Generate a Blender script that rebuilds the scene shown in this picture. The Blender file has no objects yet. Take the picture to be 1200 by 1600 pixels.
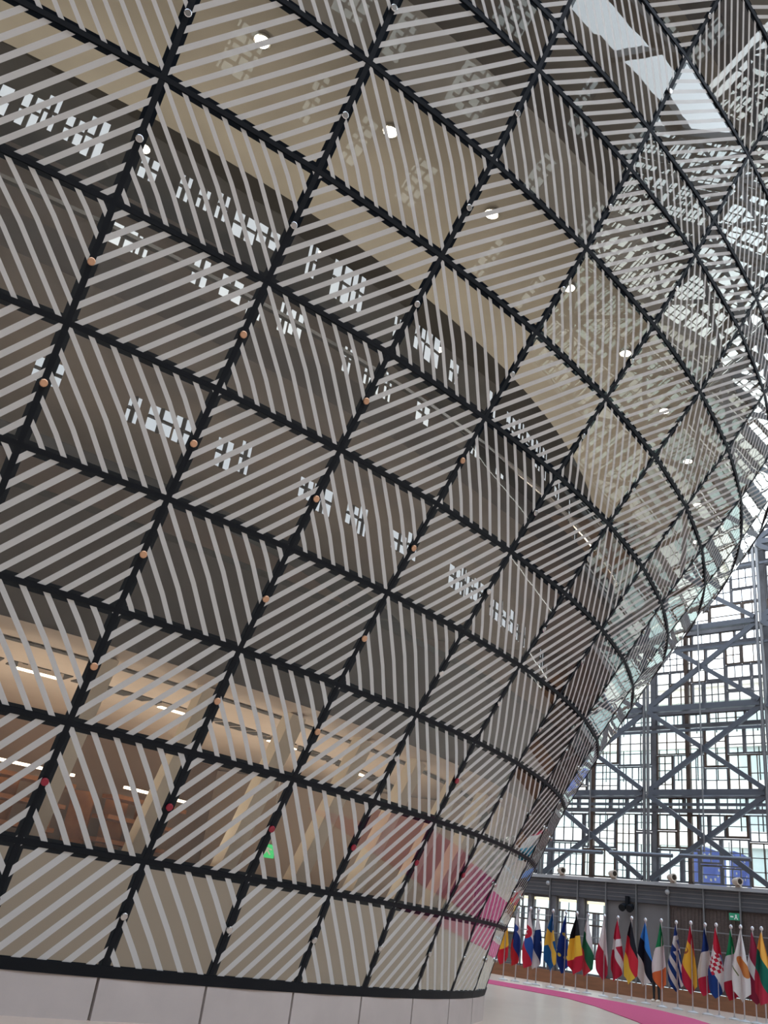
import bpy, bmesh, math, random
from mathutils import Vector, Matrix
random.seed(7)
S = bpy.context.scene
COL = S.collection

# ------------------------------------------------------------------ camera
FPX, PITCH, ROLL = 1367.49, 0.4451, 0.1398          # focal length in pixels of the 1200 px wide frame
UNIT, EYE = 1.5, 0.67                               # metres per survey unit, eye height in units
fw = Vector((0, math.cos(PITCH), math.sin(PITCH)))
up = Vector((0, -math.sin(PITCH), math.cos(PITCH)))
rt = Vector((1, 0, 0))
r2 = rt * math.cos(ROLL) + up * math.sin(ROLL)
u2 = up * math.cos(ROLL) - rt * math.sin(ROLL)
CAM = Vector((0, 0, EYE * UNIT))
cd = bpy.data.cameras.new('camera')
cam = bpy.data.objects.new('camera', cd); COL.objects.link(cam)
cd.sensor_fit = 'HORIZONTAL'; cd.sensor_width = 36.0; cd.lens = 36.0 * FPX / 1200.0
cd.clip_start = 0.05; cd.clip_end = 500
cam.matrix_world = Matrix(((r2.x, u2.x, -fw.x, CAM.x), (r2.y, u2.y, -fw.y, CAM.y), (r2.z, u2.z, -fw.z, CAM.z), (0, 0, 0, 1)))
S.camera = cam

def project(p):
    d = Vector(p) - CAM; w = d.dot(fw)
    return 600 + FPX * d.dot(r2) / w, 800 - FPX * d.dot(u2) / w, w

# ------------------------------------------------------------------ sky and exposure
W = bpy.data.worlds.new('sky'); S.world = W; W.use_nodes = True
nt = W.node_tree; nt.nodes.clear()
wo = nt.nodes.new('ShaderNodeOutputWorld'); bg = nt.nodes.new('ShaderNodeBackground')
tc = nt.nodes.new('ShaderNodeTexCoord'); sx = nt.nodes.new('ShaderNodeSeparateXYZ'); cr = nt.nodes.new('ShaderNodeValToRGB')
nz = nt.nodes.new('ShaderNodeTexNoise'); nz.inputs['Scale'].default_value = 3.0; nz.inputs['Detail'].default_value = 4
mx = nt.nodes.new('ShaderNodeMix'); mx.data_type = 'RGBA'
rp = nt.nodes.new('ShaderNodeMapRange'); rp.inputs[1].default_value = .48; rp.inputs[2].default_value = .68
nt.links.new(tc.outputs['Generated'], sx.inputs[0]); nt.links.new(sx.outputs['Z'], cr.inputs[0])
nt.links.new(tc.outputs['Generated'], nz.inputs['Vector']); nt.links.new(nz.outputs[0], rp.inputs[0])
cr.color_ramp.elements[0].position = 0.0; cr.color_ramp.elements[0].color = (1.0, .985, .96, 1)
cr.color_ramp.elements[1].position = 0.8; cr.color_ramp.elements[1].color = (.56, .70, .95, 1)
nt.links.new(rp.outputs[0], mx.inputs['Factor']); nt.links.new(cr.outputs[0], mx.inputs['A']); mx.inputs['B'].default_value = (1, 1, 1, 1)
nt.links.new(mx.outputs['Result'], bg.inputs['Color']); nt.links.new(bg.outputs[0], wo.inputs[0])
bg.inputs['Strength'].default_value = 2.0
S.view_settings.view_transform = 'Standard'; S.view_settings.look = 'None'
S.view_settings.gamma = 1.0; S.view_settings.use_curve_mapping = False
S.view_settings.exposure = 1.3
S.cycles.max_bounces = 10; S.cycles.transparent_max_bounces = 24; S.cycles.glossy_bounces = 4; S.cycles.diffuse_bounces = 4
S.cycles.caustics_reflective = False; S.cycles.caustics_refractive = False
S.cycles.use_denoising = True

# ------------------------------------------------------------------ materials
def newmat(name):
    m = bpy.data.materials.new(name); m.use_nodes = True
    n = m.node_tree; n.nodes.clear()
    o = n.nodes.new('ShaderNodeOutputMaterial')
    return m, n, o
def pbr(name, col, rough=.5, metal=0., noise=0., scale=8., emit=None, estr=0., spec=.5, col2=None, stretch=None):
    m, n, o = newmat(name)
    b = n.nodes.new('ShaderNodeBsdfPrincipled'); n.links.new(b.outputs[0], o.inputs[0])
    b.inputs['Base Color'].default_value = (*col, 1); b.inputs['Roughness'].default_value = rough
    b.inputs['Metallic'].default_value = metal; b.inputs['Specular IOR Level'].default_value = spec
    if emit: b.inputs['Emission Color'].default_value = (*emit, 1); b.inputs['Emission Strength'].default_value = estr
    if noise or col2:
        t = n.nodes.new('ShaderNodeTexCoord'); x = n.nodes.new('ShaderNodeTexNoise'); x.inputs['Scale'].default_value = scale
        x.inputs['Detail'].default_value = 5
        if stretch:
            mp = n.nodes.new('ShaderNodeMapping'); mp.inputs['Scale'].default_value = stretch
            n.links.new(t.outputs['Object'], mp.inputs[0]); n.links.new(mp.outputs[0], x.inputs['Vector'])
        else: n.links.new(t.outputs['Object'], x.inputs['Vector'])
        c = n.nodes.new('ShaderNodeValToRGB'); c.color_ramp.elements[0].position = .3; c.color_ramp.elements[1].position = .7
        a = col2 or tuple(v * (1 - noise) for v in col); bb = col if col2 else tuple(min(1, v * (1 + noise)) for v in col)
        c.color_ramp.elements[0].color = (*a, 1); c.color_ramp.elements[1].color = (*bb, 1)
        n.links.new(x.outputs[0], c.inputs[0]); n.links.new(c.outputs[0], b.inputs['Base Color'])
    return m
def two_sided(n, fr, ior):
    """a thin sheet reflects the same from both faces"""
    ge = n.nodes.new('ShaderNodeNewGeometry'); mr = n.nodes.new('ShaderNodeMapRange')
    mr.inputs[3].default_value = ior; mr.inputs[4].default_value = 1 / ior
    n.links.new(ge.outputs['Backfacing'], mr.inputs[0]); n.links.new(mr.outputs[0], fr.inputs['IOR'])
def thin_glass(name, tint, ior=1.5, boost=1.7, bump=0.0, rough=0.0):
    m, n, o = newmat(name)
    tr = n.nodes.new('ShaderNodeBsdfTransparent'); tr.inputs[0].default_value = (*tint, 1)
    gl = n.nodes.new('ShaderNodeBsdfGlossy'); gl.inputs['Roughness'].default_value = rough
    fr = n.nodes.new('ShaderNodeFresnel'); two_sided(n, fr, ior)
    mu = n.nodes.new('ShaderNodeMath'); mu.operation = 'MULTIPLY'; mu.inputs[1].default_value = boost; mu.use_clamp = True
    mi = n.nodes.new('ShaderNodeMixShader')
    n.links.new(fr.outputs[0], mu.inputs[0]); n.links.new(mu.outputs[0], mi.inputs[0])
    n.links.new(tr.outputs[0], mi.inputs[1]); n.links.new(gl.outputs[0], mi.inputs[2]); n.links.new(mi.outputs[0], o.inputs[0])
    return m
def lantern_glass(painted=None):
    """clear double glazing printed with slanted grey-white bands and a black edge; UVs: pattern = band phase and band width, edge = metres from panel edge"""
    m, n, o = newmat('painted_glass' if painted else 'printed_glass')
    def node(t, **k):
        q = n.nodes.new(t)
        for a, v in k.items(): setattr(q, a, v)
        return q
    def mth(op, a, b=None):
        q = node('ShaderNodeMath', operation=op)
        for i, v in enumerate((a, b)):
            if v is None: continue
            if isinstance(v, (int, float)): q.inputs[i].default_value = v
            else: n.links.new(v, q.inputs[i])
        return q.outputs[0]
    up_ = node('ShaderNodeUVMap', uv_map='pattern'); ue = node('ShaderNodeUVMap', uv_map='edge'); us = node('ShaderNodeUVMap', uv_map='size')
    sp = node('ShaderNodeSeparateXYZ'); se = node('ShaderNodeSeparateXYZ'); ss = node('ShaderNodeSeparateXYZ')
    n.links.new(up_.outputs[0], sp.inputs[0]); n.links.new(ue.outputs[0], se.inputs[0]); n.links.new(us.outputs[0], ss.inputs[0])
    # distance to the nearest rounded band centre
    fr = mth('ABSOLUTE', mth('SUBTRACT', sp.outputs[0], mth('ROUND', sp.outputs[0])))
    band = mth('LESS_THAN', fr, sp.outputs[1])
    # metres to the panel edge
    du = mth('MULTIPLY', mth('MINIMUM', se.outputs[0], mth('SUBTRACT', 1.0, se.outputs[0])), ss.outputs[0])
    dv = mth('MULTIPLY', mth('MINIMUM', se.outputs[1], mth('SUBTRACT', 1.0, se.outputs[1])), ss.outputs[1])
    d = mth('MINIMUM', du, dv)
    edge = mth('LESS_THAN', d, .059); rim = mth('LESS_THAN', d, .028)
    white = mth('MULTIPLY', band, mth('SUBTRACT', 1.0, rim))
    frit = mth('MAXIMUM', white, edge)
    pc = node('ShaderNodeMix', data_type='RGBA'); pc.inputs['A'].default_value = (.006, .009, .013, 1); pc.inputs['B'].default_value = (.585, .58, .555, 1)
    n.links.new(white, pc.inputs['Factor'])
    df = node('ShaderNodeBsdfDiffuse'); n.links.new(pc.outputs['Result'], df.inputs[0])
    tr = node('ShaderNodeBsdfDiffuse' if painted else 'ShaderNodeBsdfTransparent'); tr.inputs[0].default_value = (*painted, 1) if painted else (.82, .81, .79, 1)
    base = node('ShaderNodeMixShader'); n.links.new(frit, base.inputs[0]); n.links.new(tr.outputs[0], base.inputs[1]); n.links.new(df.outputs[0], base.inputs[2])
    gl = node('ShaderNodeBsdfGlossy'); gl.inputs['Roughness'].default_value = 0.0; gl.inputs[0].default_value = (.93, .97, .92, 1)
    t = node('ShaderNodeTexCoord'); nzz = node('ShaderNodeTexNoise'); nzz.inputs['Scale'].default_value = 2.6; nzz.inputs['Detail'].default_value = 1.0
    bp = node('ShaderNodeBump'); bp.inputs['Strength'].default_value = .012; bp.inputs['Distance'].default_value = .03
    n.links.new(t.outputs['Object'], nzz.inputs['Vector']); n.links.new(nzz.outputs[0], bp.inputs['Height']); n.links.new(bp.outputs[0], gl.inputs['Normal'])
    f = node('ShaderNodeFresnel'); two_sided(n, f, 1.5)
    k0 = mth('ADD', mth('MULTIPLY', f.outputs[0], 1.6), mth('MULTIPLY', mth('MULTIPLY', f.outputs[0], f.outputs[0]), 3.6)); k0.node.use_clamp = True
    k = mth('MULTIPLY', k0, mth('SUBTRACT', 1.0, mth('MULTIPLY', frit, .72)))
    mi = node('ShaderNodeMixShader'); n.links.new(k, mi.inputs[0]); n.links.new(base.outputs[0], mi.inputs[1]); n.links.new(gl.outputs[0], mi.inputs[2])
    n.links.new(mi.outputs[0], o.inputs[0])
    return m

MAT = {}
MAT['glass_print'] = lantern_glass()
MAT['glass_painted'] = lantern_glass((.31, .255, .185))
MAT['black'] = pbr('black_gasket', (.006, .008, .011), .6, spec=.2)
MAT['copper'] = pbr('copper_disc', (.62, .36, .22), .3, .9)
MAT['steel'] = pbr('polished_steel', (.62, .60, .57), .22, .95)
MAT['red'] = pbr('red_disc', (.30, .012, .03), .35)
MAT['plinth'] = pbr('plinth_metal', (.50, .44, .40), .55, 0, .05, 3)
MAT['spandrel'] = pbr('beige_backing', (.80, .68, .53), .7, 0, .08, 1.2)
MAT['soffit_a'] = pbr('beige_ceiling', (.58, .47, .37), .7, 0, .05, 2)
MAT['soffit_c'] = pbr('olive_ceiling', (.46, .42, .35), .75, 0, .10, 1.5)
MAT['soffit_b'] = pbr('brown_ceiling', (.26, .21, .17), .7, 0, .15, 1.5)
MAT['fascia'] = pbr('dark_brown_fascia', (.085, .062, .05), .5, 0, .2, 3)
MAT['core'] = pbr('brown_core_wall', (.26, .18, .135), .7, 0, .2, .8)
MAT['partition'] = pbr('pale_partition', (.50, .40, .32), .7)
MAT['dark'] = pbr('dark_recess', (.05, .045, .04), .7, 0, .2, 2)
MAT['cream'] = pbr('cream_column', (.90, .80, .62), .5)
MAT['wood'] = pbr('orange_wood', (.45, .17, .05), .5, 0, 0, 5, col2=(.25, .09, .03))
MAT['warm'] = pbr('warm_lamp', (1, .9, .7), .5, emit=(1, .84, .62), estr=2.5)
MAT['white_lamp'] = pbr('white_lamp', (1, 1, 1), .5, emit=(1, .93, .80), estr=5)
MAT['strip'] = pbr('yellow_strip_lamp', (1, .9, .6), .5, emit=(1, .86, .52), estr=.5)
MAT['green'] = pbr('green_sign', (.02, .5, .15), .5, emit=(.05, .9, .25), estr=.2)
MAT['green_dim'] = pbr('dim_green_sign', (.03, .22, .13), .5, emit=(.05, .5, .25), estr=.06)
MAT['white'] = pbr('white_paint', (.8, .8, .78), .5)
MAT['truss'] = pbr('grey_steel', (.115, .13, .15), .4, .3)
MAT['truss_light'] = pbr('light_grey_steel', (.27, .28, .285), .3, .5)
MAT['frame'] = pbr('weathered_frame', (.14, .14, .15), .6, 0, .35, 2)
MAT['frame2'] = pbr('grey_frame', (.17, .175, .185), .6, 0, .25, 2)
MAT['frame3'] = pbr('brown_frame', (.10, .065, .045), .6, 0, .25, 2)
MAT['pane'] = thin_glass('window_pane', (.90, .94, .92))
MAT['pane_tint'] = thin_glass('tinted_pane', (.36, .38, .38))
MAT['clad'] = pbr('grey_cladding', (.17, .165, .165), .55, .2, .06, 2)
MAT['clad_dark'] = pbr('dark_grey_cladding', (.085, .09, .10), .5, .2, .08, 2)
MAT['louver'] = pbr('brown_louver', (.10, .075, .065), .6, 0, .25, 6, stretch=(1, 1, 8))
MAT['kick'] = pbr('brown_kickboard', (.26, .115, .055), .5, 0, 0, 1.5, col2=(.19, .085, .04), stretch=(1, 1, 6))
MAT['ledge'] = pbr('pale_ledge', (.42, .44, .45), .4, .2)
MAT['carpet'] = pbr('pink_carpet', (.58, .075, .185), .95, 0, .06, 40)
MAT['pole'] = pbr('pole_metal', (.72, .72, .72), .28, .7)
MAT['base'] = pbr('pole_base', (.75, .75, .73), .35, .3)
MAT['spot'] = pbr('spotlight_body', (.66, .57, .47), .4, .2)
MAT['lens'] = pbr('spotlight_glass', (.05, .04, .03), .1)
MAT['stone'] = pbr('pale_facade_band', (.74, .70, .62), .7)
MAT['bglass'] = pbr('cyan_window', (.52, .61, .58), .12, .2, 0.12, .35)
MAT['asphalt'] = pbr('pale_pavement', (.55, .54, .52), .9)
MAT['wallback'] = pbr('brown_stone_wall', (.12, .10, .085), .8, 0, .25, .6)
MAT['trouser'] = pbr('black_trousers', (.01, .011, .014), .8)
MAT['shirt'] = pbr('dark_jacket', (.02, .025, .04), .8)
MAT['skin'] = pbr('skin', (.55, .33, .23), .5)
MAT['hair'] = pbr('brown_hair', (.05, .03, .02), .6)
MAT['shoe'] = pbr('pale_shoes', (.75, .68, .58), .5)

def floor_mat():
    m, n, o = newmat('polished_stone_floor')
    b = n.nodes.new('ShaderNodeBsdfPrincipled'); n.links.new(b.outputs[0], o.inputs[0])
    t = n.nodes.new('ShaderNodeTexCoord'); x = n.nodes.new('ShaderNodeTexNoise'); x.inputs['Scale'].default_value = .6; x.inputs['Detail'].default_value = 6
    c = n.nodes.new('ShaderNodeValToRGB'); c.color_ramp.elements[0].color = (.62, .47, .36, 1); c.color_ramp.elements[1].color = (.76, .62, .50, 1)
    n.links.new(t.outputs['Object'], x.inputs['Vector']); n.links.new(x.outputs[0], c.inputs[0]); n.links.new(c.outputs[0], b.inputs['Base Color'])
    b.inputs['Roughness'].default_value = .30; b.inputs['Specular IOR Level'].default_value = .4
    return m
MAT['floor'] = floor_mat()

# ------------------------------------------------------------------ mesh helpers
ords = ['first', 'second', 'third', 'fourth', 'fifth', 'sixth', 'seventh', 'eighth', 'ninth', 'tenth', 'eleventh', 'twelfth']
class MB:
    def __init__(s): s.v = []; s.f = []; s.m = []; s.mats = []
    def mi(s, mat):
        if mat not in s.mats: s.mats.append(mat)
        return s.mats.index(mat)
    def poly(s, pts, mat):
        i = len(s.v); s.v += [tuple(p) for p in pts]; s.f.append(tuple(range(i, i + len(pts)))); s.m.append(s.mi(mat)); return s
    def box8(s, p, mat):
        """p: 4 bottom corners in order then 4 top corners"""
        i = len(s.v); s.v += [tuple(q) for q in p]; k = s.mi(mat)
        for q in ((3, 2, 1, 0), (4, 5, 6, 7), (0, 1, 5, 4), (1, 2, 6, 5), (2, 3, 7, 6), (3, 0, 4, 7)):
            s.f.append(tuple(i + a for a in q)); s.m.append(k)
        return s
    def bar(s, a, b, w, h, mat, upv=(0, 0, 1)):
        a = Vector(a); b = Vector(b); d = (b - a).normalized(); u = Vector(upv)
        x = d.cross(u)
        if x.length < 1e-4: x = d.cross(Vector((0, 1, 0)))
        x.normalize(); y = x.cross(d).normalized(); x *= w / 2; y *= h / 2
        return s.box8([a - x - y, a + x - y, a + x + y, a - x + y, b - x - y, b + x - y, b + x + y, b - x + y], mat)
    def tube(s, pts, rad, mat, n=8, cap=True):
        pts = [Vector(p) for p in pts]; k = s.mi(mat); rings = []
        rads = rad if isinstance(rad, (list, tuple)) else [rad] * len(pts)
        for j, p in enumerate(pts):
            d = (pts[min(j + 1, len(pts) - 1)] - pts[max(j - 1, 0)]).normalized()
            x = d.orthogonal().normalized(); y = d.cross(x)
            i = len(s.v)
            for q in range(n):
                t = 2 * math.pi * q / n; s.v.append(tuple(p + (x * math.cos(t) + y * math.sin(t)) * rads[j]))
            rings.append(i)
        # orthogonal() can twist; straight tubes keep it
        for a, b in zip(rings, rings[1:]):
            for q in range(n): s.f.append((a + q, a + (q + 1) % n, b + (q + 1) % n, b + q)); s.m.append(k)
        if cap:
            s.f.append(tuple(rings[0] + q for q in reversed(range(n)))); s.m.append(k)
            s.f.append(tuple(rings[-1] + q for q in range(n))); s.m.append(k)
        return s
    def lathe(s, c, ax, prof, mat, n=14):
        """prof: (distance along ax, radius)"""
        c = Vector(c); ax = Vector(ax).normalized(); x = ax.orthogonal().normalized(); y = ax.cross(x); k = s.mi(mat); prev = None
        for (d, r) in prof:
            i = len(s.v)
            for q in range(n):
                t = 2 * math.pi * q / n; s.v.append(tuple(c + ax * d + (x * math.cos(t) + y * math.sin(t)) * r))
            if prev is not None:
                for q in range(n): s.f.append((prev + q, prev + (q + 1) % n, i + (q + 1) % n, i + q)); s.m.append(k)
            else: s.f.append(tuple(i + q for q in reversed(range(n)))); s.m.append(k)
            prev = i
        s.f.append(tuple(prev + q for q in range(n))); s.m.append(k)
        return s
    def mesh(s, name):
        me = bpy.data.meshes.new(name); me.from_pydata(s.v, [], s.f)
        for m in s.mats: me.materials.append(m)
        me.polygons.foreach_set('material_index', s.m); me.update()
        return me
    def build(s, name, parent=None, smooth=False):
        me = s.mesh(name)
        if smooth: me.shade_smooth()
        return put(name, me, parent)
def put(name, me, parent=None, mw=None):
    o = bpy.data.objects.new(name, me); COL.objects.link(o)
    if mw is not None: o.matrix_world = mw
    if parent is not None:
        o.parent = parent; o.matrix_parent_inverse = Matrix.Translation(-parent.location) if parent.type == 'EMPTY' else parent.matrix_world.inverted()
    return o
def tag(o, label=None, cat=None, group=None, kind=None):
    if label: o['label'] = label
    if cat: o['category'] = cat
    if group: o['group'] = group
    if kind: o['kind'] = kind
    return o
def thing(name, loc, label, cat, group=None, kind=None):
    o = bpy.data.objects.new(name, None); COL.objects.link(o); o.location = loc; o.empty_display_size = .1
    return tag(o, label, cat, group, kind)

# ------------------------------------------------------------------ the lantern's surface
RR = [7.3884, 7.5617, 7.849, 8.1639, 8.5586, 8.9927, 9.4479, 9.9732, 10.5322, 11.0777, 11.3512, 11.9141]
ZZ = [-0.4136, 0.2114, 0.8587, 1.5035, 2.1515, 2.8007, 3.4535, 4.1254, 4.8057, 5.5126, 5.8781, 6.6144]
for d in (.53, .50, .46, .42, .36, .30, .22, .12): RR.append(RR[-1] + d); ZZ.append(ZZ[-1] + .74)
NR = len(RR)
def col_angle(c):
    cc = min(max(c, -3), 6.0)
    return -1.38492 + .10312 * cc + .000602 * cc * cc + 8.5e-05 * cc ** 3 + max(c - 6, 0) * (.10312 + .007224 + .00918) + min(c + 3, 0) * (.10312 - .003612 + .002295)
def surf(r, zu, th, z_form=None):
    """r and zu in survey units -> world metres"""
    z = min(zu, 6.7) if z_form is None else z_form
    e = .7464 + .060342 * z / 5 - .04787 * z * z / 25
    cx = -5.09543 + .066372 * z / 5 - .11717 * z * z / 25; cy = 10 + .135096 * z / 5 + .115269 * z * z / 25
    X = r * math.cos(th); Y = r * math.sin(th) * e; cp, sp_ = math.cos(.51041), math.sin(.51041)
    return Vector(((cx + cp * X - sp_ * Y) * UNIT, (cy + sp_ * X + cp * Y) * UNIT, (zu + EYE) * UNIT))
def ring_rz(k):
    i = min(int(math.floor(k)), NR - 2); t = k - i
    return RR[i] + (RR[i + 1] - RR[i]) * t, ZZ[i] + (ZZ[i + 1] - ZZ[i]) * t
def L(k, c, inset=0.0):
    r, z = ring_rz(k); return surf(r - inset / UNIT, z, col_angle(c))
def LZ(zm, c, inset=0.0):
    """point on the surface at height zm metres"""
    zu = zm / UNIT - EYE
    if zu <= ZZ[0]: r = RR[0]
    else:
        i = max(j for j in range(NR - 1) if ZZ[j] <= zu); t = (zu - ZZ[i]) / (ZZ[i + 1] - ZZ[i]); r = RR[i] + (RR[i + 1] - RR[i]) * t
    return surf(r - inset / UNIT, zu, col_angle(c))
def Lnormal(k, c):
    a = L(k, c + .02) - L(k, c - .02); b = L(min(k + .02, NR - 1.001), c) - L(max(k - .02, 0), c)
    return a.cross(b).normalized()
C0, C1 = -7, 19                                     # columns of panels built
N_BANDS = lambda k: 5.1 + .53 * k

base_pt = LZ(0, 0)
lan = thing('lantern_facade', (base_pt.x, base_pt.y, 0), 'bulging curtain wall of slanted-striped glass panels in black joints', 'facade')
def panel_mesh(k, c, name):
    p = [L(k, c), L(k, c + 1), L(k + 1, c + 1), L(k + 1, c)]
    me = bpy.data.meshes.new(name); me.from_pydata([tuple(q) for q in p], [], [(0, 1, 2, 3)])
    w = ((p[1] - p[0]).length + (p[2] - p[3]).length) / 2; h = (p[3] - p[0]).length
    ua = me.uv_layers.new(name='pattern'); ub = me.uv_layers.new(name='edge'); uc = me.uv_layers.new(name='size')
    nb = N_BANDS(min(k, 14)); sl = .74 - .008 * k
    if k == 9: sl *= .55
    odd = (k + c) % 2; half = .19 if odd else .15
    for i, (u, v) in enumerate(((0, 0), (1, 0), (1, 1), (0, 1))):
        ph = ((u - 1) - sl * (v - 1)) * nb if odd else (u - sl * (1 - v)) * nb
        ua.data[i].uv = (ph, half); ub.data[i].uv = (u, v); uc.data[i].uv = (w, h)
    me.materials.append(MAT['glass_painted' if k == 0 else 'glass_print']); me.update()
    return me
cand = []
for k in range(NR - 1):
    for c in range(C0, C1):
        ctr = (L(k, c) + L(k + 1, c + 1)) / 2; nrm = Lnormal(k + .5, c + .5)
        corners = [project(L(a, b)) for a, b in ((k, c), (k, c + 1), (k + 1, c), (k + 1, c + 1))]
        xs = [q[0] for q in corners]; ys = [q[1] for q in corners]
        seen = all(q[2] > .5 for q in corners) and (CAM - ctr).dot(nrm) > 0 and max(xs) > -60 and min(xs) < 1260 and max(ys) > -60 and min(ys) < 1660
        cand.append((seen, k, c))
single = [q for q in cand if q[0]][:290]
for _, k, c in single:
    put('glass_panel', panel_mesh(k, c, 'glass_panel'), lan)
rest = bpy.data.meshes.new('glass_panel_field')
bmj = bmesh.new()
for q in cand:
    if q in single: continue
    t_ = panel_mesh(q[1], q[2], 'tmp'); bmj.from_mesh(t_); bpy.data.meshes.remove(t_)
bmj.to_mesh(rest); bmj.free(); rest.materials.append(MAT['glass_print'])
tag(put('glass_panel_field', rest, lan), kind='stuff')
def strip_bar(mb, pts, nrms, tang, half, out, inn, mat):
    """a bar following pts: half width along tang, from out (proud) to inn (behind) along the normals"""
    k = mb.mi(mat); prev = None
    for p, nv, tv in zip(pts, nrms, tang):
        i = len(mb.v); mb.v += [tuple(p + tv * a + nv * b) for a, b in ((-half, -inn), (half, -inn), (half, out), (-half, out))]
        if prev is not None:
            for q in range(4): mb.f.append((prev + q, prev + (q + 1) % 4, i + (q + 1) % 4, i + q)); mb.m.append(k)
        prev = i
    return mb
for k in range(NR):
    cs = [C0 + .5 * j for j in range(2 * (C1 - C0) + 1)]
    kk = min(k, NR - 1.01)
    P = [L(kk, c) for c in cs]; Nn = [Lnormal(kk, c) for c in cs]
    T = [(L(min(kk + .05, NR - 1.001), c) - L(max(kk - .05, 0), c)).normalized() for c in cs]
    strip_bar(MB(), P, Nn, T, .022 if k else .05, .004, .035, MAT['black']).build('ring_mullion' if k else 'base_band', lan)
for c in range(C0, C1 + 1):
    ks = [j for j in range(NR - 1)] + [NR - 1.01]
    P = [L(k, c) for k in ks]; Nn = [Lnormal(k, c) for k in ks]
    T = [(L(k, c + .05) - L(k, c - .05)).normalized() for k in ks]
    strip_bar(MB(), P, Nn, T, .024, .003, .035, MAT['black']).build('rib_mullion', lan)
disc = {}
for nm in ('copper', 'steel', 'red'):
    disc[nm] = MB().lathe((0, 0, 0), (0, 0, 1), [(-.02, .018), (.012, .018), (.013, .034), (.026, .034), (.03, .028)], MAT[nm], 12).mesh('clamp_disc')
for k in range(NR - 1):
    if k == 9: continue
    for c in range(C0 + 1, C1):
        p = L(k + .5, c); nv = Lnormal(k + .5, c); q = project(p)
        if q[2] < .5 or not (-20 < q[0] < 1220 and -20 < q[1] < 1620) or (CAM - p).dot(nv) < 0: continue
        nm = 'red' if (k == 1 and c < 5) or (k == 2 and c == 3) else ('copper' if k in (2, 3, 4, 5) and c < 2 else 'steel')
        d = put('clamp_disc', disc[nm], lan, Matrix.Translation(p) @ nv.to_track_quat('Z', 'Y').to_matrix().to_4x4())
        if nm == 'red': d['label'] = 'red round clamp disc'
for c in range(C0, C1):
    a0, b0, a1, b1 = LZ(0, c + .012), LZ(0, c + .988), L(0, c + .012), L(0, c + .988)
    nv = Lnormal(0, c + .5); nv.z = 0; nv.normalize()
    a1 = Vector((a0.x, a0.y, a1.z - .05)); b1 = Vector((b0.x, b0.y, b1.z - .05)); o_ = nv * .02; i_ = nv * -.03
    MB().box8([a0 + i_, a0 + o_, b0 + o_, b0 + i_, a1 + i_, a1 + o_, b1 + o_, b1 + i_], MAT['plinth']).build('plinth_panel', lan)

# ------------------------------------------------------------------ inside the lantern
CC = [C0 + .5 * j for j in range(2 * (C1 - C0) + 1)]
def annulus(mb, z, i0, i1, mat, zi=None):
    for a, b in zip(CC, CC[1:]):
        zi_ = z if zi is None else zi
        mb.poly([LZ(z, a, i0), LZ(z, a, i0) + (LZ(zi_, a, i1) - LZ(z, a, i0)), LZ(zi_, b, i1), LZ(z, b, i0)], mat)
    return mb
def wallring(mb, z0, z1, ins, mat, vertical=True):
    for a, b in zip(CC, CC[1:]):
        p, q = LZ(z0, a, ins), LZ(z0, b, ins)
        if vertical:
            mb.poly([p, q, Vector((q.x, q.y, z1)), Vector((p.x, p.y, z1))], mat)
        else: mb.poly([p, q, LZ(z1, b, ins), LZ(z1, a, ins)], mat)
    return mb
lobby = thing('floor_1', (base_pt.x, base_pt.y + 2, 0), 'lit lowest storey inside the lantern, beige ceiling and brown back wall', None, kind='structure')
wallring(MB(), .40, 1.28, .18, MAT['spandrel'], False).build('spandrel_backing', lobby)
annulus(MB(), 1.28, .12, 6.5, MAT['core']).build('floor_slab', lobby)
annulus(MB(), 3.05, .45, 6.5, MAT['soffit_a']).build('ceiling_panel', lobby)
wallring(MB(), 1.28, 3.05, 5.2, MAT['core']).build('back_wall', lobby)
mbs = MB()
for c2 in range(2 * C0, 2 * C1):
    for ins in (2.6,):
        for t in (0, .25):
            c = c2 / 2 + t
            a, b = LZ(3.05, c + .03, ins), LZ(3.05, c + .2, ins); e, f_ = LZ(3.05, c + .03, ins + .32), LZ(3.05, c + .2, ins + .32)
            dz = Vector((0, 0, .012)); mbs.box8([a - dz, b - dz, f_ - dz, e - dz, a, b, f_, e], MAT['dark'])
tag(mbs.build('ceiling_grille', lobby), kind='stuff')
strip = MB(); strip2 = MB()
for a, b in zip(CC, CC[1:]):
    for ins in (1.3,):
        strip2.poly([LZ(3.035, a, ins), LZ(3.035, b, ins), LZ(3.035, b, ins + .14), LZ(3.035, a, ins + .14)], MAT['dark'])
strip2.build('ceiling_groove', lobby)
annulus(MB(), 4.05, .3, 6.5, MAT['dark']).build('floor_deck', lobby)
wallring(MB(), 3.05, 4.05, .5, MAT['fascia'], False).build('slab_edge', lobby)

mid = thing('floor_2', (base_pt.x, base_pt.y + 2.2, 0), 'dim middle storey inside the lantern with dark brown ceiling and metal handrail', None, kind='structure')
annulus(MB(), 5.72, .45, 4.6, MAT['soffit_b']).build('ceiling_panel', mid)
wallring(MB(), 4.05, 5.72, 4.2, MAT['core']).build('back_wall', mid)
wallring(MB(), 5.72, 6.0, .45, MAT['fascia'], False).build('slab_edge', mid)
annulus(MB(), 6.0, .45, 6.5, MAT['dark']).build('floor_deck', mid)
MB().tube([LZ(6.35, c, .8) for c in CC], .035, MAT['steel'], 6).build('handrail', mid)
top = thing('floor_3', (base_pt.x, base_pt.y + 2.4, 0), 'upper storey inside the lantern with olive grey ceiling and dark recess', None, kind='structure')
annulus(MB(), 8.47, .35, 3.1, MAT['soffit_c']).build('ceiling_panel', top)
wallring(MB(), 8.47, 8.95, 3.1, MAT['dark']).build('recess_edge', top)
annulus(MB(), 8.95, 3.1, 7.5, MAT['dark']).build('recess_ceiling', top)
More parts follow.
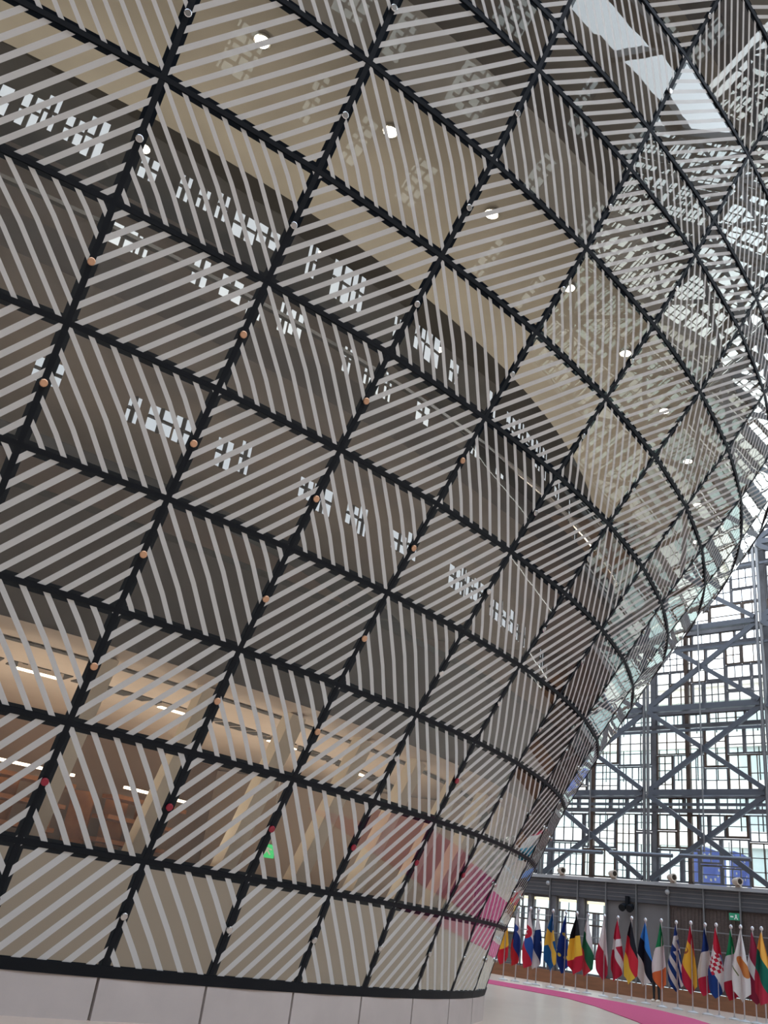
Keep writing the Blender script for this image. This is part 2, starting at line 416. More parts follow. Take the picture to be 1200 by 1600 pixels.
wallring(MB(), 6.0, 8.95, 6.0, MAT['core']).build('back_wall', top)
wallring(MB(), 8.47, 9.2, .4, MAT['soffit_c'], False).build('slab_edge', top)
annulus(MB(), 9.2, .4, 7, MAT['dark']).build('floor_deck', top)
MAT['patch_glow'] = pbr('bright_patch_pane', (.6, .65, .68), .2, emit=(.80, .90, 1), estr=.30)
def glow_panes(root, z0, z1, ins, prob, seed):  # added panes and bars; their glow stands in for bright patches
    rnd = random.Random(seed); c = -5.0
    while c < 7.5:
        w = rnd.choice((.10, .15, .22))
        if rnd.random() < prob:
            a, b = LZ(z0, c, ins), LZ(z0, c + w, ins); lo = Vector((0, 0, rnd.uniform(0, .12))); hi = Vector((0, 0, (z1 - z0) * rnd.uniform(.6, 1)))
            MB().poly([a + lo, b + lo, b + hi, a + hi], MAT['patch_glow']).build('glow_pane', root)
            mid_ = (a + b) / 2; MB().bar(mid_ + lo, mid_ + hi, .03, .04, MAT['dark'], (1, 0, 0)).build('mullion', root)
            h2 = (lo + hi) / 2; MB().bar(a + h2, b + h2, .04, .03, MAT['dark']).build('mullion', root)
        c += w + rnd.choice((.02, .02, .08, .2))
glow_panes(top, 7.78, 8.36, 3.0, .72, 5); glow_panes(top, 7.12, 7.6, 3.0, .55, 6); glow_panes(mid, 5.15, 5.6, 1.6, .5, 8)
wallring(MB(), 6.0, 8.47, 3.2, MAT['fascia']).build('inner_wall', top)
def fill_uplight(p, e, colr, label):  # added fill light with housing, brightens the ceilings of the inner floors
    lp = bpy.data.lights.new('fill_glow', 'AREA'); lp.shape = 'DISK'; lp.size = .5; lp.energy = e; lp.color = colr
    lo = bpy.data.objects.new('fill_glow', lp); COL.objects.link(lo); lo.location = p + Vector((0, 0, .14)); lo.rotation_euler = (math.pi, 0, 0)
    r_ = thing('added_uplight', p, label, 'light', 'added fill lights on the inner floors')
    MB().lathe(p, (0, 0, 1), [(0, .2), (.1, .26), (.12, .26)], MAT['dark'], 12).build('housing', r_)
for q in range(9):
    c = -5 + 1.6 * q
    fill_uplight(LZ(6.01, c, 1.5), 7, (1, .90, .74), '%s added fill light from the left on the upper inner floor behind the glass' % ords[q])
    fill_uplight(LZ(4.06, c, 1.5), 1.5, (1, .84, .66), '%s added fill light from the left on the middle inner floor behind the glass' % ords[q])
crown_ = thing('floor_4', (base_pt.x, base_pt.y + 2.6, 0), 'highest storeys seen inside the lantern, grey ceilings above the short row', None, kind='structure')
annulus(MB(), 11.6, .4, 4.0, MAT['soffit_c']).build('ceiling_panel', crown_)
wallring(MB(), 9.2, 11.6, 4.0, MAT['core']).build('back_wall', crown_)
wallring(MB(), 11.6, 12.4, .4, MAT['fascia'], False).build('slab_edge', crown_)
annulus(MB(), 15.4, .4, 7, MAT['soffit_c']).build('ceiling_panel', crown_)
wallring(MB(), 12.4, 15.4, 4.0, MAT['core']).build('back_wall', crown_)
k_top = NR - 1.01
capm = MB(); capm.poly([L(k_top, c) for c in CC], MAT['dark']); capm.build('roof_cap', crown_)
for root, z0_, z1_, mt in ((lobby, 1.28, 3.05, 'partition'), (mid, 4.05, 5.72, 'core'), (top, 6.0, 8.47, 'core')):
    for c in (6.4, -6.6):
        a, b = LZ(z0_, c, .5), LZ(z0_, c, 6.4); e = Vector((0, 0, z1_ - z0_ - .02)); t_ = (LZ(z0_, c + .05, 3) - LZ(z0_, c - .05, 3)).normalized() * .06
        MB().box8([a - t_, a + t_, b + t_, b - t_, a - t_ + e, a + t_ + e, b + t_ + e, b - t_ + e], MAT[mt]).build('partition_wall', root)
# cream columns leaning with the glass
col_names = {-2: 'leftmost cream column leaning behind the lowest clear glass row', -1: 'second cream column from the left behind the lowest clear glass row', 0: 'third cream column, beside the left bright red disc row', 1: 'fourth cream column, just left of the green exit sign', 2: 'fifth cream column, just right of the green exit sign', 3: 'sixth cream column, just before the pink carpet reflection starts', 4: 'seventh cream column, last one clearly seen before the glass turns edge-on'}
for c in range(-5, 12):
    a, b = LZ(1.28, c + .28, 1.0), LZ(3.05, c + .28, 1.0)
    tn = (LZ(1.28, c + .4, 1.0) - LZ(1.28, c + .16, 1.0)).normalized()
    if c in col_names:
        root = thing('leaning_column', a, col_names[c], 'column', 'cream columns behind the glass')
    else:
        root = thing('leaning_column', a, 'cream column hidden among its row further round inside the lantern', 'column', 'cream columns round the bend')
    MB().bar(a, b, .20, .16, MAT['cream'], tn.cross(Vector((0, 0, 1)))).build('shaft', root)
    MB().bar(a, a + (b - a) * .02, .24, .20, MAT['steel'], tn.cross(Vector((0, 0, 1)))).build('foot', root)
# round downlights
dl_a = MB().lathe((0, 0, 0), (0, 0, -1), [(-.01, .085), (.02, .085), (.022, .07)], MAT['steel'], 16).mesh('trim_ring')
dl_b = MB().lathe((0, 0, 0), (0, 0, -1), [(.023, .07), (.026, .06)], MAT['white_lamp'], 16).mesh('lamp')
def downlight(p, label, group):
    r_ = thing('ceiling_downlight', p, label, 'light', group)
    put('trim_ring', dl_a, r_, Matrix.Translation(p)); put('lamp', dl_b, r_, Matrix.Translation(p))
for j in range(9):
    c = -1.52 + j
    downlight(LZ(8.455, c, 1.0), 'glowing round downlight, %s from the top of the upper arc of lights' % ords[j], 'downlights in the olive ceiling')
for j, c in enumerate((-1.82, .25, 2.3, 4.3)):
    downlight(LZ(8.93, c, 4.6), 'small glowing downlight in the dark recess, %s from the left of the lower arc' % ords[j], 'downlights in the dark recess')
# lobby lamps, wooden shelving, exit sign
li = 0
for c in (-2.6, -.9, .8, 2.5, 4.2):
    p = LZ(2.98, c, 2.65)
    lp = bpy.data.lights.new('lobby_ceiling_fill', 'AREA'); lp.shape = 'DISK'; lp.size = .9; lp.energy = 6.5; lp.color = (1, .90, .78)  # added unseen light below the lamp, aimed up to brighten the ceiling
    lo = bpy.data.objects.new('lobby_ceiling_fill', lp); COL.objects.link(lo); lo.location = p - Vector((0, 0, 1.55)); lo.rotation_euler = (math.pi, 0, 0)
    rt_ = thing('ceiling_lamp', p, 'slim lit lamp in the beige lobby ceiling, %s from the left' % ords[li], 'light', 'slim lobby ceiling lamps'); li += 1
    a, b = LZ(3.02, c - .25, 2.65), LZ(3.02, c + .25, 2.65)
    MB().bar(a, b, .10, .05, MAT['steel']).build('housing', rt_); dz = Vector((0, 0, .03))
    MB().bar(a - dz, b - dz, .07, .012, MAT['warm']).build('tube', rt_)
for q, (c, lab) in enumerate(((-1.9, 'low orange wooden shelf unit deep inside, left of the second cream column'), (.2, 'low orange wooden shelf unit deep inside, behind the third cream column'), (2.6, 'low orange wooden shelf unit deep inside, right of the exit sign'))):
    root = thing('wooden_shelf', LZ(1.29, c, 4.9), lab, 'shelf', 'orange wooden shelves in the lobby')
    for zz in (1.35, 1.62, 1.9, 2.15):
        MB().bar(LZ(zz, c - .8, 4.7) * 1.0, LZ(zz, c + .8, 4.7), .35, .05, MAT['wood']).build('board', root)
    for cc in (c - .8, c, c + .8):
        a = LZ(1.29, cc, 4.9); MB().bar(a, a + Vector((0, 0, .9)), .06, .3, MAT['wood'], (1, 0, 0)).build('upright', root)
    MB().bar(LZ(2.28, c - .7, 4.6), LZ(2.28, c + .7, 4.6), .05, .03, MAT['warm']).build('shelf_lamp', root)
sp0 = LZ(1.80, 3.72, 3.0)
es_ = thing('exit_sign', sp0, 'small green glowing exit sign hanging deep inside the lowest clear glass row', 'sign')
dir_cam = (CAM - sp0); dir_cam.z = 0; dir_cam.normalize(); side = Vector((0, 0, 1)).cross(dir_cam)
MB().bar(sp0 - side * .085, sp0 + side * .085, .03, .17, MAT['green']).build('sign_panel', es_)
fr_ = dir_cam * .018
run = MB()
for a, b, w in (((-.015, .045), (-.015, .01), .03), ((-.015, .02), (-.05, -.04), .02), ((-.015, .01), (.03, -.045), .02), ((-.01, .03), (.045, .02), .016)):
    run.bar(sp0 + fr_ + side * a[0] + Vector((0, 0, a[1])), sp0 + fr_ + side * b[0] + Vector((0, 0, b[1])), .004, w, MAT['white'], side)
tag(run.build('running_figure', es_), label='white running figure')
MB().bar(sp0 + Vector((0, 0, .085)), Vector((sp0.x, sp0.y, 3.04)), .015, .015, MAT['steel']).build('hanger', es_)

# ------------------------------------------------------------------ the glazed screen of old windows (facade frame: s to the right, d towards us, z up)
AZ = math.radians(133.5)
ES = Vector((-math.cos(AZ), -math.sin(AZ), 0)); EN = ES.cross(Vector((0, 0, 1)))
P0 = Vector((7.5, 27.54, 0)) * UNIT
def F(s, d, z): return P0 + ES * s + EN * d + Vector((0, 0, z))
def fbox(mb, s0, s1, d0, d1, z0, z1, mat, T=F):
    return mb.box8([T(s0, d0, z0), T(s1, d0, z0), T(s1, d1, z0), T(s0, d1, z0), T(s0, d0, z1), T(s1, d0, z1), T(s1, d1, z1), T(s0, d1, z1)], mat)
BAY, S0, ST, Z0 = 5.335, 2.77, 3.65, 4.34
FM = [MAT['frame'], MAT['frame'], MAT['frame2'], MAT['frame3']]
def split(x0, x1, y0, y1, rnd, out):
    w, h = x1 - x0, y1 - y0
    if (w < 1.75 and h < 1.75 and rnd.random() < .75) or (w < 1.05 and h < 1.05):
        out.append((x0, x1, y0, y1)); return
    if (w > h * .95 and w > 1.0) or h < 1.0:
        t = x0 + w * rnd.uniform(.32, .68); split(x0, t, y0, y1, rnd, out); split(t, x1, y0, y1, rnd, out)
    else:
        t = y0 + h * rnd.uniform(.32, .68); split(x0, x1, y0, t, rnd, out); split(x0, x1, t, y1, rnd, out)
def window_bits(rect, rnd, T, mbf, mbp, mat):
    x0, x1, y0, y1 = rect; g = .015; b = rnd.choice((.055, .07, .09)); d0, d1 = -.82, -.72
    fbox(mbf, x0 + g, x0 + b, d0, d1, y0 + g, y1 - g, mat, T); fbox(mbf, x1 - b, x1 - g, d0, d1, y0 + g, y1 - g, mat, T)
    fbox(mbf, x0 + b, x1 - b, d0, d1, y0 + g, y0 + b, mat, T); fbox(mbf, x0 + b, x1 - b, d0, d1, y1 - b, y1 - g, mat, T)
    w, h = x1 - x0 - 2 * b, y1 - y0 - 2 * b
    nx = max(1, round(w / rnd.uniform(.30, .48))); ny = max(1, round(h / rnd.uniform(.30, .60)))
    if rnd.random() < .15: nx = 1
    for i in range(1, nx):
        x = x0 + b + w * i / nx; fbox(mbf, x - .014, x + .014, d0 + .02, d1 - .01, y0 + b, y1 - b, mat, T)
    for i in range(1, ny):
        y = y0 + b + h * i / ny; fbox(mbf, x0 + b, x1 - b, d0 + .02, d1 - .01, y - .014, y + .014, mat, T)
    mbp.poly([T(x0 + b, -.78, y0 + b), T(x1 - b, -.78, y0 + b), T(x1 - b, -.78, y1 - b), T(x0 + b, -.78, y1 - b)], MAT['pane'])
screen = thing('wall_glazed', F(0, -.77, 4.4), 'tall screen of old wooden window frames in many sizes, bright daylight behind', None, kind='structure')
def cell_rects(seed):
    rnd = random.Random(seed); out = []
    split(.10, BAY - .10, .12, 2.9, rnd, out); split(.10, BAY - .10, 3.0, ST - .05, rnd, out)
    return out, rnd
SEEN = [(i, j) for i in (-1, 0, 1) for j in range(5)]
for i, j in SEEN:
    rects, rnd = cell_rects(100 + 7 * i + 31 * j)
    T = lambda s, d, z, a=S0 + i * BAY, b=Z0 + j * ST: F(s + a, d, z + b)
    for rc in rects:
        f, p = MB(), MB(); window_bits(rc, rnd, T, f, p, rnd.choice(FM))
        wf = f.build('window_frame', screen); p.build('pane', wf)
def field_mesh(seed):
    rects, rnd = cell_rects(seed); f = MB()
    for rc in rects: window_bits(rc, rnd, lambda s, d, z: Vector((s, d, z)), f, f, rnd.choice(FM))
    return f.mesh('window_field')
FIELD = [field_mesh(s) for s in (1, 2, 3, 4)]
FMAT = Matrix(((ES.x, EN.x, 0, P0.x), (ES.y, EN.y, 0, P0.y), (0, 0, 1, 0), (0, 0, 0, 1)))
NBAY = 10
for i in range(-4, NBAY):
    for j in range(7):
        if (i, j) in SEEN: continue
        tag(put('window_field', FIELD[(i * 3 + j * 5) % 4], screen, FMAT @ Matrix.Translation((S0 + i * BAY, 0, Z0 + j * ST))), kind='stuff')
for i in range(-4, NBAY + 1):
    s = S0 + i * BAY
    fbox(MB(), s - .09, s + .09, -.86, -.66, Z0, Z0 + 7 * ST, MAT['frame2']).build('screen_post', screen)
for i in range(-2, NBAY):
    s = S0 + i * BAY + (1.6 if i % 2 == 0 else 2.2)
    fbox(MB(), s - .09, s + .09, -.86, -.68, Z0, Z0 + 7 * ST, MAT['frame3']).build('screen_post', screen)
for j in range(8):
    for dz in (0, -.62):
        if j == 0 and dz: continue
        z = Z0 + j * ST + dz
        fbox(MB(), S0 - 4 * BAY, S0 + NBAY * BAY, -.86, -.64, z - .08, z + .08, MAT['frame2']).build('screen_rail', screen)
# the truss in front of it
tr_ = thing('steel_truss', F(2.77, 0, 4.34), 'grey steel truss of columns, beams and X braces before the window screen', 'truss')
for i in range(-4, NBAY + 1):
    s = S0 + i * BAY
    for e in (-.09, .09):
        MB().tube([F(s + e, .05, 4.37), F(s + e, .05, 29.3)], .075, MAT['truss_light'], 8).build('column', tr_)
    MB().tube([F(s + BAY / 2, .25, 5.6), F(s + BAY / 2, .25, 29.3)], .035, MAT['truss_light'], 6).build('tie_rod', tr_)
for j in range(1, 7):
    z = Z0 + j * ST
    for i in range(-4, NBAY):
        s = S0 + i * BAY
        fbox(MB(), s + .16, s + BAY - .16, -.10, .12, z - .12, z + .12, MAT['truss']).build('beam', tr_)
        fbox(MB(), s + .16, s + BAY - .16, -.04, .06, z - .06 - (.48 if j == 1 else 1.0), z + .05 - (.48 if j == 1 else 1.0), MAT['truss']).build('lower_chord', tr_)
for j in range(7):
    z = Z0 + j * ST; st = ST if j < 6 else ST - .7
    for i in range(-4, NBAY):
        s = S0 + i * BAY
        MB().bar(F(s + .15, .0, z + .12), F(s + BAY - .15, .0, z + st - .12), .14, .20, MAT['truss'], EN.cross(ES)).build('brace', tr_)
        MB().bar(F(s + .15, .12, z + st - .12), F(s + BAY - .15, .12, z + .12), .10, .20, MAT['truss'], EN.cross(ES)).build('brace', tr_)
for a, b in ((-5.2, -2.9), (-2.3, .9), (1.25, 4.15), (4.45, 7.4), (8.3, 11.0), (11.4, 14.4)):
    MB().tube([F(a, .45, 5.4), F(b, .45, 5.38)], .085, MAT['truss'], 8).build('guard_tube', tr_)

# ------------------------------------------------------------------ lower wall
wl = thing('wall_lower', F(0, 0, 0), 'dark grey panelled wall below the window screen, behind the flags', None, kind='structure')
SJ = [-6.3, -4.8, -3.35, -1.9, -.47, .93, 2.36, 3.8, 5.3, 6.77, 8.2, 9.65, 11.1, 12.6, 14.0, 15.5, 17, 18.5, 20, 21.5, 23]
for a, b in zip(SJ, SJ[1:]):
    fbox(MB(), a + .02, b - .02, -.3, .12, 3.52, 4.22, MAT['clad_dark']).build('band_panel', wl)
    for z in (3.66, 3.82, 3.98, 4.12):
        fbox(MB(), a + .02, b - .02, .12, .135, z, z + .035, MAT['clad']).build('groove', wl)
    if a >= .9:
        fbox(MB(), a + .015, b - .015, -.3, .02, .52, 3.5, MAT['clad'] if a < 3.7 else MAT['louver']).build('wall_panel', wl)
    if a >= 3.7:
        for q in range(9):
            s = a + .1 + q * .15
            fbox(MB(), s, s + .05, .02, .05, 1.2, 3.45, MAT['louver']).build('slat', wl)
    fbox(MB(), a, b, -.3, .30, 0, .50, MAT['kick']).build('kickboard', wl)
for s in SJ: fbox(MB(), s - .025, s + .025, .12, .19, .5, 4.24, MAT['truss_light']).build('post', wl)
fbox(MB(), -20, 57, -.35, .25, 4.22, 4.36, MAT['ledge']).build('ledge', wl)
fbox(MB(), -20, 57, -.35, .02, 3.5, 4.22, MAT['clad_dark']).build('lintel', wl)
fbox(MB(), 23, 57, -.3, .1, 0, 4.22, MAT['clad']).build('wall_panel', wl)
fbox(MB(), -20, -6.3, -.3, .1, 0, 4.22, MAT['clad']).build('wall_panel', wl)
for z in (2.66, 1.98):
    for s0_, s1_ in ((-6, .95), (3.5, 23)):
        MB().tube([F(s0_, .24, z), F(s1_, .24, z)], .022, MAT['truss_light'], 6).build('rail', wl)
WIN = [(-4.6, -3.15), (-2.98, -1.97), (-1.66, -.50), (-.22, .88)]
for w_, (a, b) in enumerate(WIN):
    root = thing('window_%d' % (w_ + 1), F(a, -.2, .5), None, None, kind='structure')
    m = MB(); fbox(m, a, a + .05, -.3, -.1, .5, 3.5, MAT['frame']); fbox(m, b - .05, b, -.3, -.1, .5, 3.5, MAT['frame'])
    fbox(m, a, b, -.3, -.1, .5, .58, MAT['frame']); fbox(m, a, b, -.3, -.1, 3.42, 3.5, MAT['frame']); m.build('window_frame', root)
    rnd = random.Random(w_)
    for z in (1.15, 1.75, 2.45, 2.95):
        fbox(MB(), a + .05, b - .05, -.26, -.16, z - .03, z + .03, MAT['frame3']).build('mullion', root)
    for t in sorted(rnd.uniform(.15, .85) for _ in range(3)):
        z0_ = rnd.choice((.58, 1.15, 1.75)); s = a + (b - a) * t
        fbox(MB(), s - .035, s + .035, -.26, -.16, z0_, 2.95, MAT['frame2']).build('mullion', root)
    MB().poly([F(a + .05, -.2, .58), F(b - .05, -.2, .58), F(b - .05, -.2, 3.42), F(a + .05, -.2, 3.42)], MAT['pane']).build('pane', root)
    fbox(MB(), a + .08, b - .08, -.32, -.12, 3.30, 3.40, MAT['strip']).build('strip_lamp', root)
for a, b in zip([q[1] for q in WIN] + [.88], [q[0] for q in WIN[1:]] + [.93]):
    if b > a: fbox(MB(), a, b, -.3, .05, .5, 3.5, MAT['frame']).build('pier', wl)
fbox(MB(), -6.3, -4.6, -.3, .05, .5, 3.5, MAT['frame']).build('pier', wl)
# fittings
for q, s in enumerate((-3.9, -1.29, 1.3, 4.01, 6.73, 9.4)):
    lab = ['beige floodlight on the ledge, hidden nearest the striped glass', 'beige floodlight on the ledge, first right of the striped glass', 'beige floodlight on the ledge, left of the column foot', 'beige floodlight on the ledge, right of the column foot', 'beige floodlight on the ledge under the blue flags outside', 'beige floodlight on the ledge past the blue flags'][q]
    root = thing('floodlight', F(s, .1, 4.36), lab, 'light', 'floodlights on the ledge')
    MB().lathe(F(s - .16, .2, 4.56), ES + EN * .5, [(0, .10), (.12, .14), (.34, .15), (.36, .15)], MAT['spot'], 14).build('body', root)
    MB().lathe(F(s - .16, .2, 4.56) + (ES + EN * .5).normalized() * .355, ES + EN * .5, [(0, .11), (.012, .10)], MAT['lens'], 14).build('lens', root)
    fbox(MB(), s - .1, s + .1, .05, .2, 4.36, 4.44, MAT['spot']).build('bracket', root)
pj = thing('projector_lamp', F(2.0, .12, 3.4), 'black twin-headed lamp on grey wall above the flags', 'light')
fbox(MB(), 1.92, 2.05, .145, .3, 3.35, 3.72, MAT['black']).build('bracket', pj)
MB().lathe(F(1.86, .2, 3.36), EN + Vector((0, 0, -.5)), [(0, .1), (.1, .14), (.3, .15)], MAT['black'], 12).build('lamp_head', pj)
MB().lathe(F(2.2, .2, 3.34), EN + Vector((0, 0, -.5)), [(0, .1), (.1, .14), (.3, .15)], MAT['black'], 12).build('lamp_head', pj)
for s, lab in ((-2.01, 'small round dome camera on dark band, near the striped glass'), (3.77, 'small round dome camera on dark band, right of the twin lamp')):
    root = thing('dome_camera', F(s, .2, 4.0), lab, 'camera', 'dome cameras on the dark band')
    MB().lathe(F(s, .13, 4.0), EN, [(0, .11), (.04, .11)], MAT['clad'], 14).build('mount', root)
    MB().lathe(F(s, .17, 4.0), EN, [(0, .10), (.05, .09), (.09, .05), (.1, .01)], MAT['ledge'], 14).build('dome', root)
wx = thing('exit_sign', F(6.5, .2, 3.3), 'green emergency exit sign on the brown louvred wall above the flags', 'sign')
fbox(MB(), 6.33, 6.72, .13, .19, 3.17, 3.42, MAT['green_dim']).build('sign_panel', wx)
mw_ = MB()
mw_.bar(F(6.60, .195, 3.37), F(6.60, .195, 3.28), .01, .06, MAT['white'], ES); mw_.bar(F(6.60, .195, 3.3), F(6.54, .195, 3.2), .01, .035, MAT['white'], ES)
mw_.bar(F(6.60, .195, 3.3), F(6.66, .195, 3.2), .01, .035, MAT['white'], ES); mw_.bar(F(6.38, .195, 3.29), F(6.5, .195, 3.29), .01, .05, MAT['white'])
mw_.build('pictogram', wx)

# ------------------------------------------------------------------ floor, carpet, other walls
m = MB(); m.poly([F(-20, .28, 0), F(-20, 60, 0), F(57, 60, 0), F(57, .28, 0)], MAT['floor']); tag(m.build('floor'), 'pale polished stone floor reflecting daylight, beside the lantern base', None, kind='structure')
far = [(-6, 8.0), (-2, 8.1), (1.9, 8.0), (4.2, 7.85), (6.6, 8.5), (8.3, 9.5), (9.95, 11.0), (14, 16), (18, 22)]
near = [(-6, 10.2), (-2, 10.6), (1.9, 11.0), (4.2, 11.3), (6.6, 11.9), (8.6, 13.7), (11.7, 17.2), (14.8, 21.5), (18, 27)]
m = MB()
for (a, b), (c, d) in zip(zip(far, far[1:]), zip(near, near[1:])):
    m.box8([F(*a, .001), F(*b, .001), F(*d, .001), F(*c, .001), F(*a, .012), F(*b, .012), F(*d, .012), F(*c, .012)], MAT['carpet'])
tag(m.build('pink_carpet'), 'long bright pink carpet curving along the row of flags', 'carpet')
# glazed return screen and the dark stone wall behind us (they show as reflections in the glass)
def stone_wall(root, T, a0, a1, rows, hw, pane):
    m = MB(); rw = random.Random(int(a1))
    for z0_, z1_ in zip([0] + [q[1] for q in rows], [q[0] for q in rows] + [30]): fbox(m, a0, a1, 0, .6, z0_, z1_, MAT['wallback'], T)
    n_ = int((a1 - a0) // 4)
    for i in range(n_ + 1):
        s = a0 + 4 * i
        for z0_, z1_ in rows: fbox(m, max(a0, s - 2 + hw * rw.uniform(.3, 1.3)), min(a1, s + 2 - hw * rw.uniform(-.4, 1.3)), 0, .6, z0_, z1_, MAT['wallback'], T)
    m.build('stone_wall', root)
    m = MB(); m.poly([T(a0, .4, rows[0][0]), T(a1, .4, rows[0][0]), T(a1, .4, rows[-1][1]), T(a0, .4, rows[-1][1])], pane); m.build('pane', root); m = MB()
    for i in range(n_):
        s = a0 + 4 * i
        for z0_, z1_ in rows:
            for x in (2 - hw * .55, 2.0, 2 + hw * .6): fbox(m, s + x - .06, s + x + .06, .1, .2, z0_, z1_, MAT['frame'], T)
            for y in (.5, 1.1, 1.5, 2.0): fbox(m, s + 2 - hw, s + 2 + hw, .1, .2, z0_ + y - .09, z0_ + y + .09, MAT['frame'], T)
    tag(m.build('window_bars', root), kind='stuff')
ret = thing('wall_right', F(57, 30, 4), 'old brown stone building wall out of view to the right', None, kind='structure')
stone_wall(ret, lambda a, d, z: F(57 + d, a, z), 0, 60, [(5, 7.4), (10.2, 12.6), (15.4, 17.8), (19.6, 22.2), (23.6, 26.4)], 1.0, MAT['pane_tint'])
wb = thing('wall_back', F(15, 60, 0), 'old brown stone building wall behind the camera with rows of windows', None, kind='structure')
stone_wall(wb, lambda a, d, z: F(a, 60 + d, z), -20, 57, [(5, 7.4), (10.2, 12.6), (15.4, 17.8)], .7, MAT['pane_tint'])
roof = thing('ceiling', F(20, 30, 30), 'unseen atrium roof above the view, dark bands added to hold back daylight, open between', None, kind='structure')
for i in range(14): fbox(MB(), -20 + 6 * i, -20 + 6 * i + 1.5, -.9, 60.6, 29.9, 30.3, MAT['clad_dark']).build('roof_shade_band', roof)  # unseen bands, width chosen for the daylight let in below
for a in range(0, 61, 10): fbox(MB(), -20, 57, a - .2, a + .2, 29.4, 29.9, MAT['truss']).build('roof_beam', roof)
m = MB(); fbox(m, -20.3, -20, 0, 60, 0, 30, MAT['wallback']); tag(m.build('wall_left'), 'dark stone wall hidden beyond the lantern', None, kind='structure')
# ------------------------------------------------------------------ outside
m = MB(); m.poly([F(-80, -.9, -.05), F(90, -.9, -.05), F(90, -90, -.05), F(-80, -90, -.05)], MAT['asphalt']); tag(m.build('ground'), 'pale street pavement outside the window screen', None, kind='structure')
ob = thing('office_building', F(10, -32, 0), 'pale office building with long window bands, across the street behind the screen', 'building')
FH = 3.75
wm = MB(); 
for q in range(6):
    fbox(MB(), -60, 99, -36, -32, q * FH + 2.6, q * FH + FH, MAT['stone']).build('floor_band', ob)
    fbox(MB(), -60, 99, -36, -35.9, q * FH, q * FH + 2.6, MAT['dark']).build('inner_wall', ob)
win_me = None
for q in range(6):
    for i in range(-16, 60):
        if win_me is None:
            t = MB(); t.box8([ES * 0.05 + EN * 0, ES * 1.6, ES * 1.6 + EN * .06, ES * .05 + EN * .06] + [v + Vector((0, 0, 2.6)) for v in (ES * 0.05, ES * 1.6, ES * 1.6 + EN * .06, ES * .05 + EN * .06)], MAT['bglass']); win_me = t.mesh('window')
            t = MB(); t.box8([-ES * .05, ES * .05, ES * .05 + EN * .25, -ES * .05 + EN * .25] + [v + Vector((0, 0, 2.6)) for v in (-ES * .05, ES * .05, ES * .05 + EN * .25, -ES * .05 + EN * .25)], MAT['stone']); fin_me = t.mesh('fin')
        if q > 4 and False: continue
        w = put('window', win_me, ob, Matrix.Translation(F(i * 1.65, -32.3, q * FH)))
        if 0 <= i < 24: put('fin', fin_me, ob, Matrix.Translation(F(i * 1.65, -32.3, q * FH)))
fbox(MB(), -60, 99, -36, -31.7, 6 * FH, 6 * FH + .6, MAT['stone']).build('parapet', ob)

# ------------------------------------------------------------------ flags
def flag_material(name, layers, base):
    """layers: (kind, params, colour) painted over base in order; UV = (along the fly, down the hoist)"""
    m, n, o = newmat(name)
    b = n.nodes.new('ShaderNodeBsdfPrincipled'); b.inputs['Roughness'].default_value = .75; n.links.new(b.outputs[0], o.inputs[0])
    b.inputs['Specular IOR Level'].default_value = .2
    uv = n.nodes.new('ShaderNodeUVMap'); uv.uv_map = 'flag'; sp = n.nodes.new('ShaderNodeSeparateXYZ'); n.links.new(uv.outputs[0], sp.inputs[0])
    def mth(op, a, c=None):
        q = n.nodes.new('ShaderNodeMath'); q.operation = op
        for i, v in enumerate((a, c)):
            if v is None: continue
            if isinstance(v, (int, float)): q.inputs[i].default_value = v
            else: n.links.new(v, q.inputs[i])
        return q.outputs[0]
    A, B = sp.outputs[0], sp.outputs[1]; cur = None
    for kind, p, colr in layers:
        if kind == 'rect':
            a0, a1, b0, b1 = p
            f = mth('MULTIPLY', mth('MULTIPLY', mth('GREATER_THAN', A, a0), mth('LESS_THAN', A, a1)), mth('MULTIPLY', mth('GREATER_THAN', B, b0), mth('LESS_THAN', B, b1)))
        elif kind == 'disc':
            ca, cb, ra, rb = p
            da = mth('DIVIDE', mth('SUBTRACT', A, ca), ra); db = mth('DIVIDE', mth('SUBTRACT', B, cb), rb)
            f = mth('LESS_THAN', mth('ADD', mth('MULTIPLY', da, da), mth('MULTIPLY', db, db)), 1.0)
        elif kind == 'check':
            a0, a1, b0, b1, na, nb = p
            box = mth('MULTIPLY', mth('MULTIPLY', mth('GREATER_THAN', A, a0), mth('LESS_THAN', A, a1)), mth('MULTIPLY', mth('GREATER_THAN', B, b0), mth('LESS_THAN', B, b1)))
            i = mth('FLOOR', mth('MULTIPLY', mth('SUBTRACT', A, a0), na / (a1 - a0))); j = mth('FLOOR', mth('MULTIPLY', mth('SUBTRACT', B, b0), nb / (b1 - b0)))
            par = mth('FLOORED_MODULO', mth('ADD', i, j), 2.0)
            f = mth('MULTIPLY', box, mth('LESS_THAN', par, .5))
        elif kind == 'stars':
            ca, cb, ra, rb, ns, rs = p; f = None
            for q in range(ns):
                t = 2 * math.pi * q / ns
                da = mth('DIVIDE', mth('SUBTRACT', A, ca + ra * math.sin(t)), rs); db = mth('DIVIDE', mth('SUBTRACT', B, cb - rb * math.cos(t)), rs * 1.3)
                g = mth('LESS_THAN', mth('ADD', mth('MULTIPLY', da, da), mth('MULTIPLY', db, db)), 1.0)
                f = g if f is None else mth('MAXIMUM', f, g)
        mxn = n.nodes.new('ShaderNodeMix'); mxn.data_type = 'RGBA'; n.links.new(f, mxn.inputs['Factor'])
        if cur is None: mxn.inputs['A'].default_value = (*base, 1)
        else: n.links.new(cur, mxn.inputs['A'])
        mxn.inputs['B'].default_value = (*colr, 1); cur = mxn.outputs['Result']
    if cur is None: b.inputs['Base Color'].default_value = (*base, 1)
    else: n.links.new(cur, b.inputs['Base Color'])
    return m
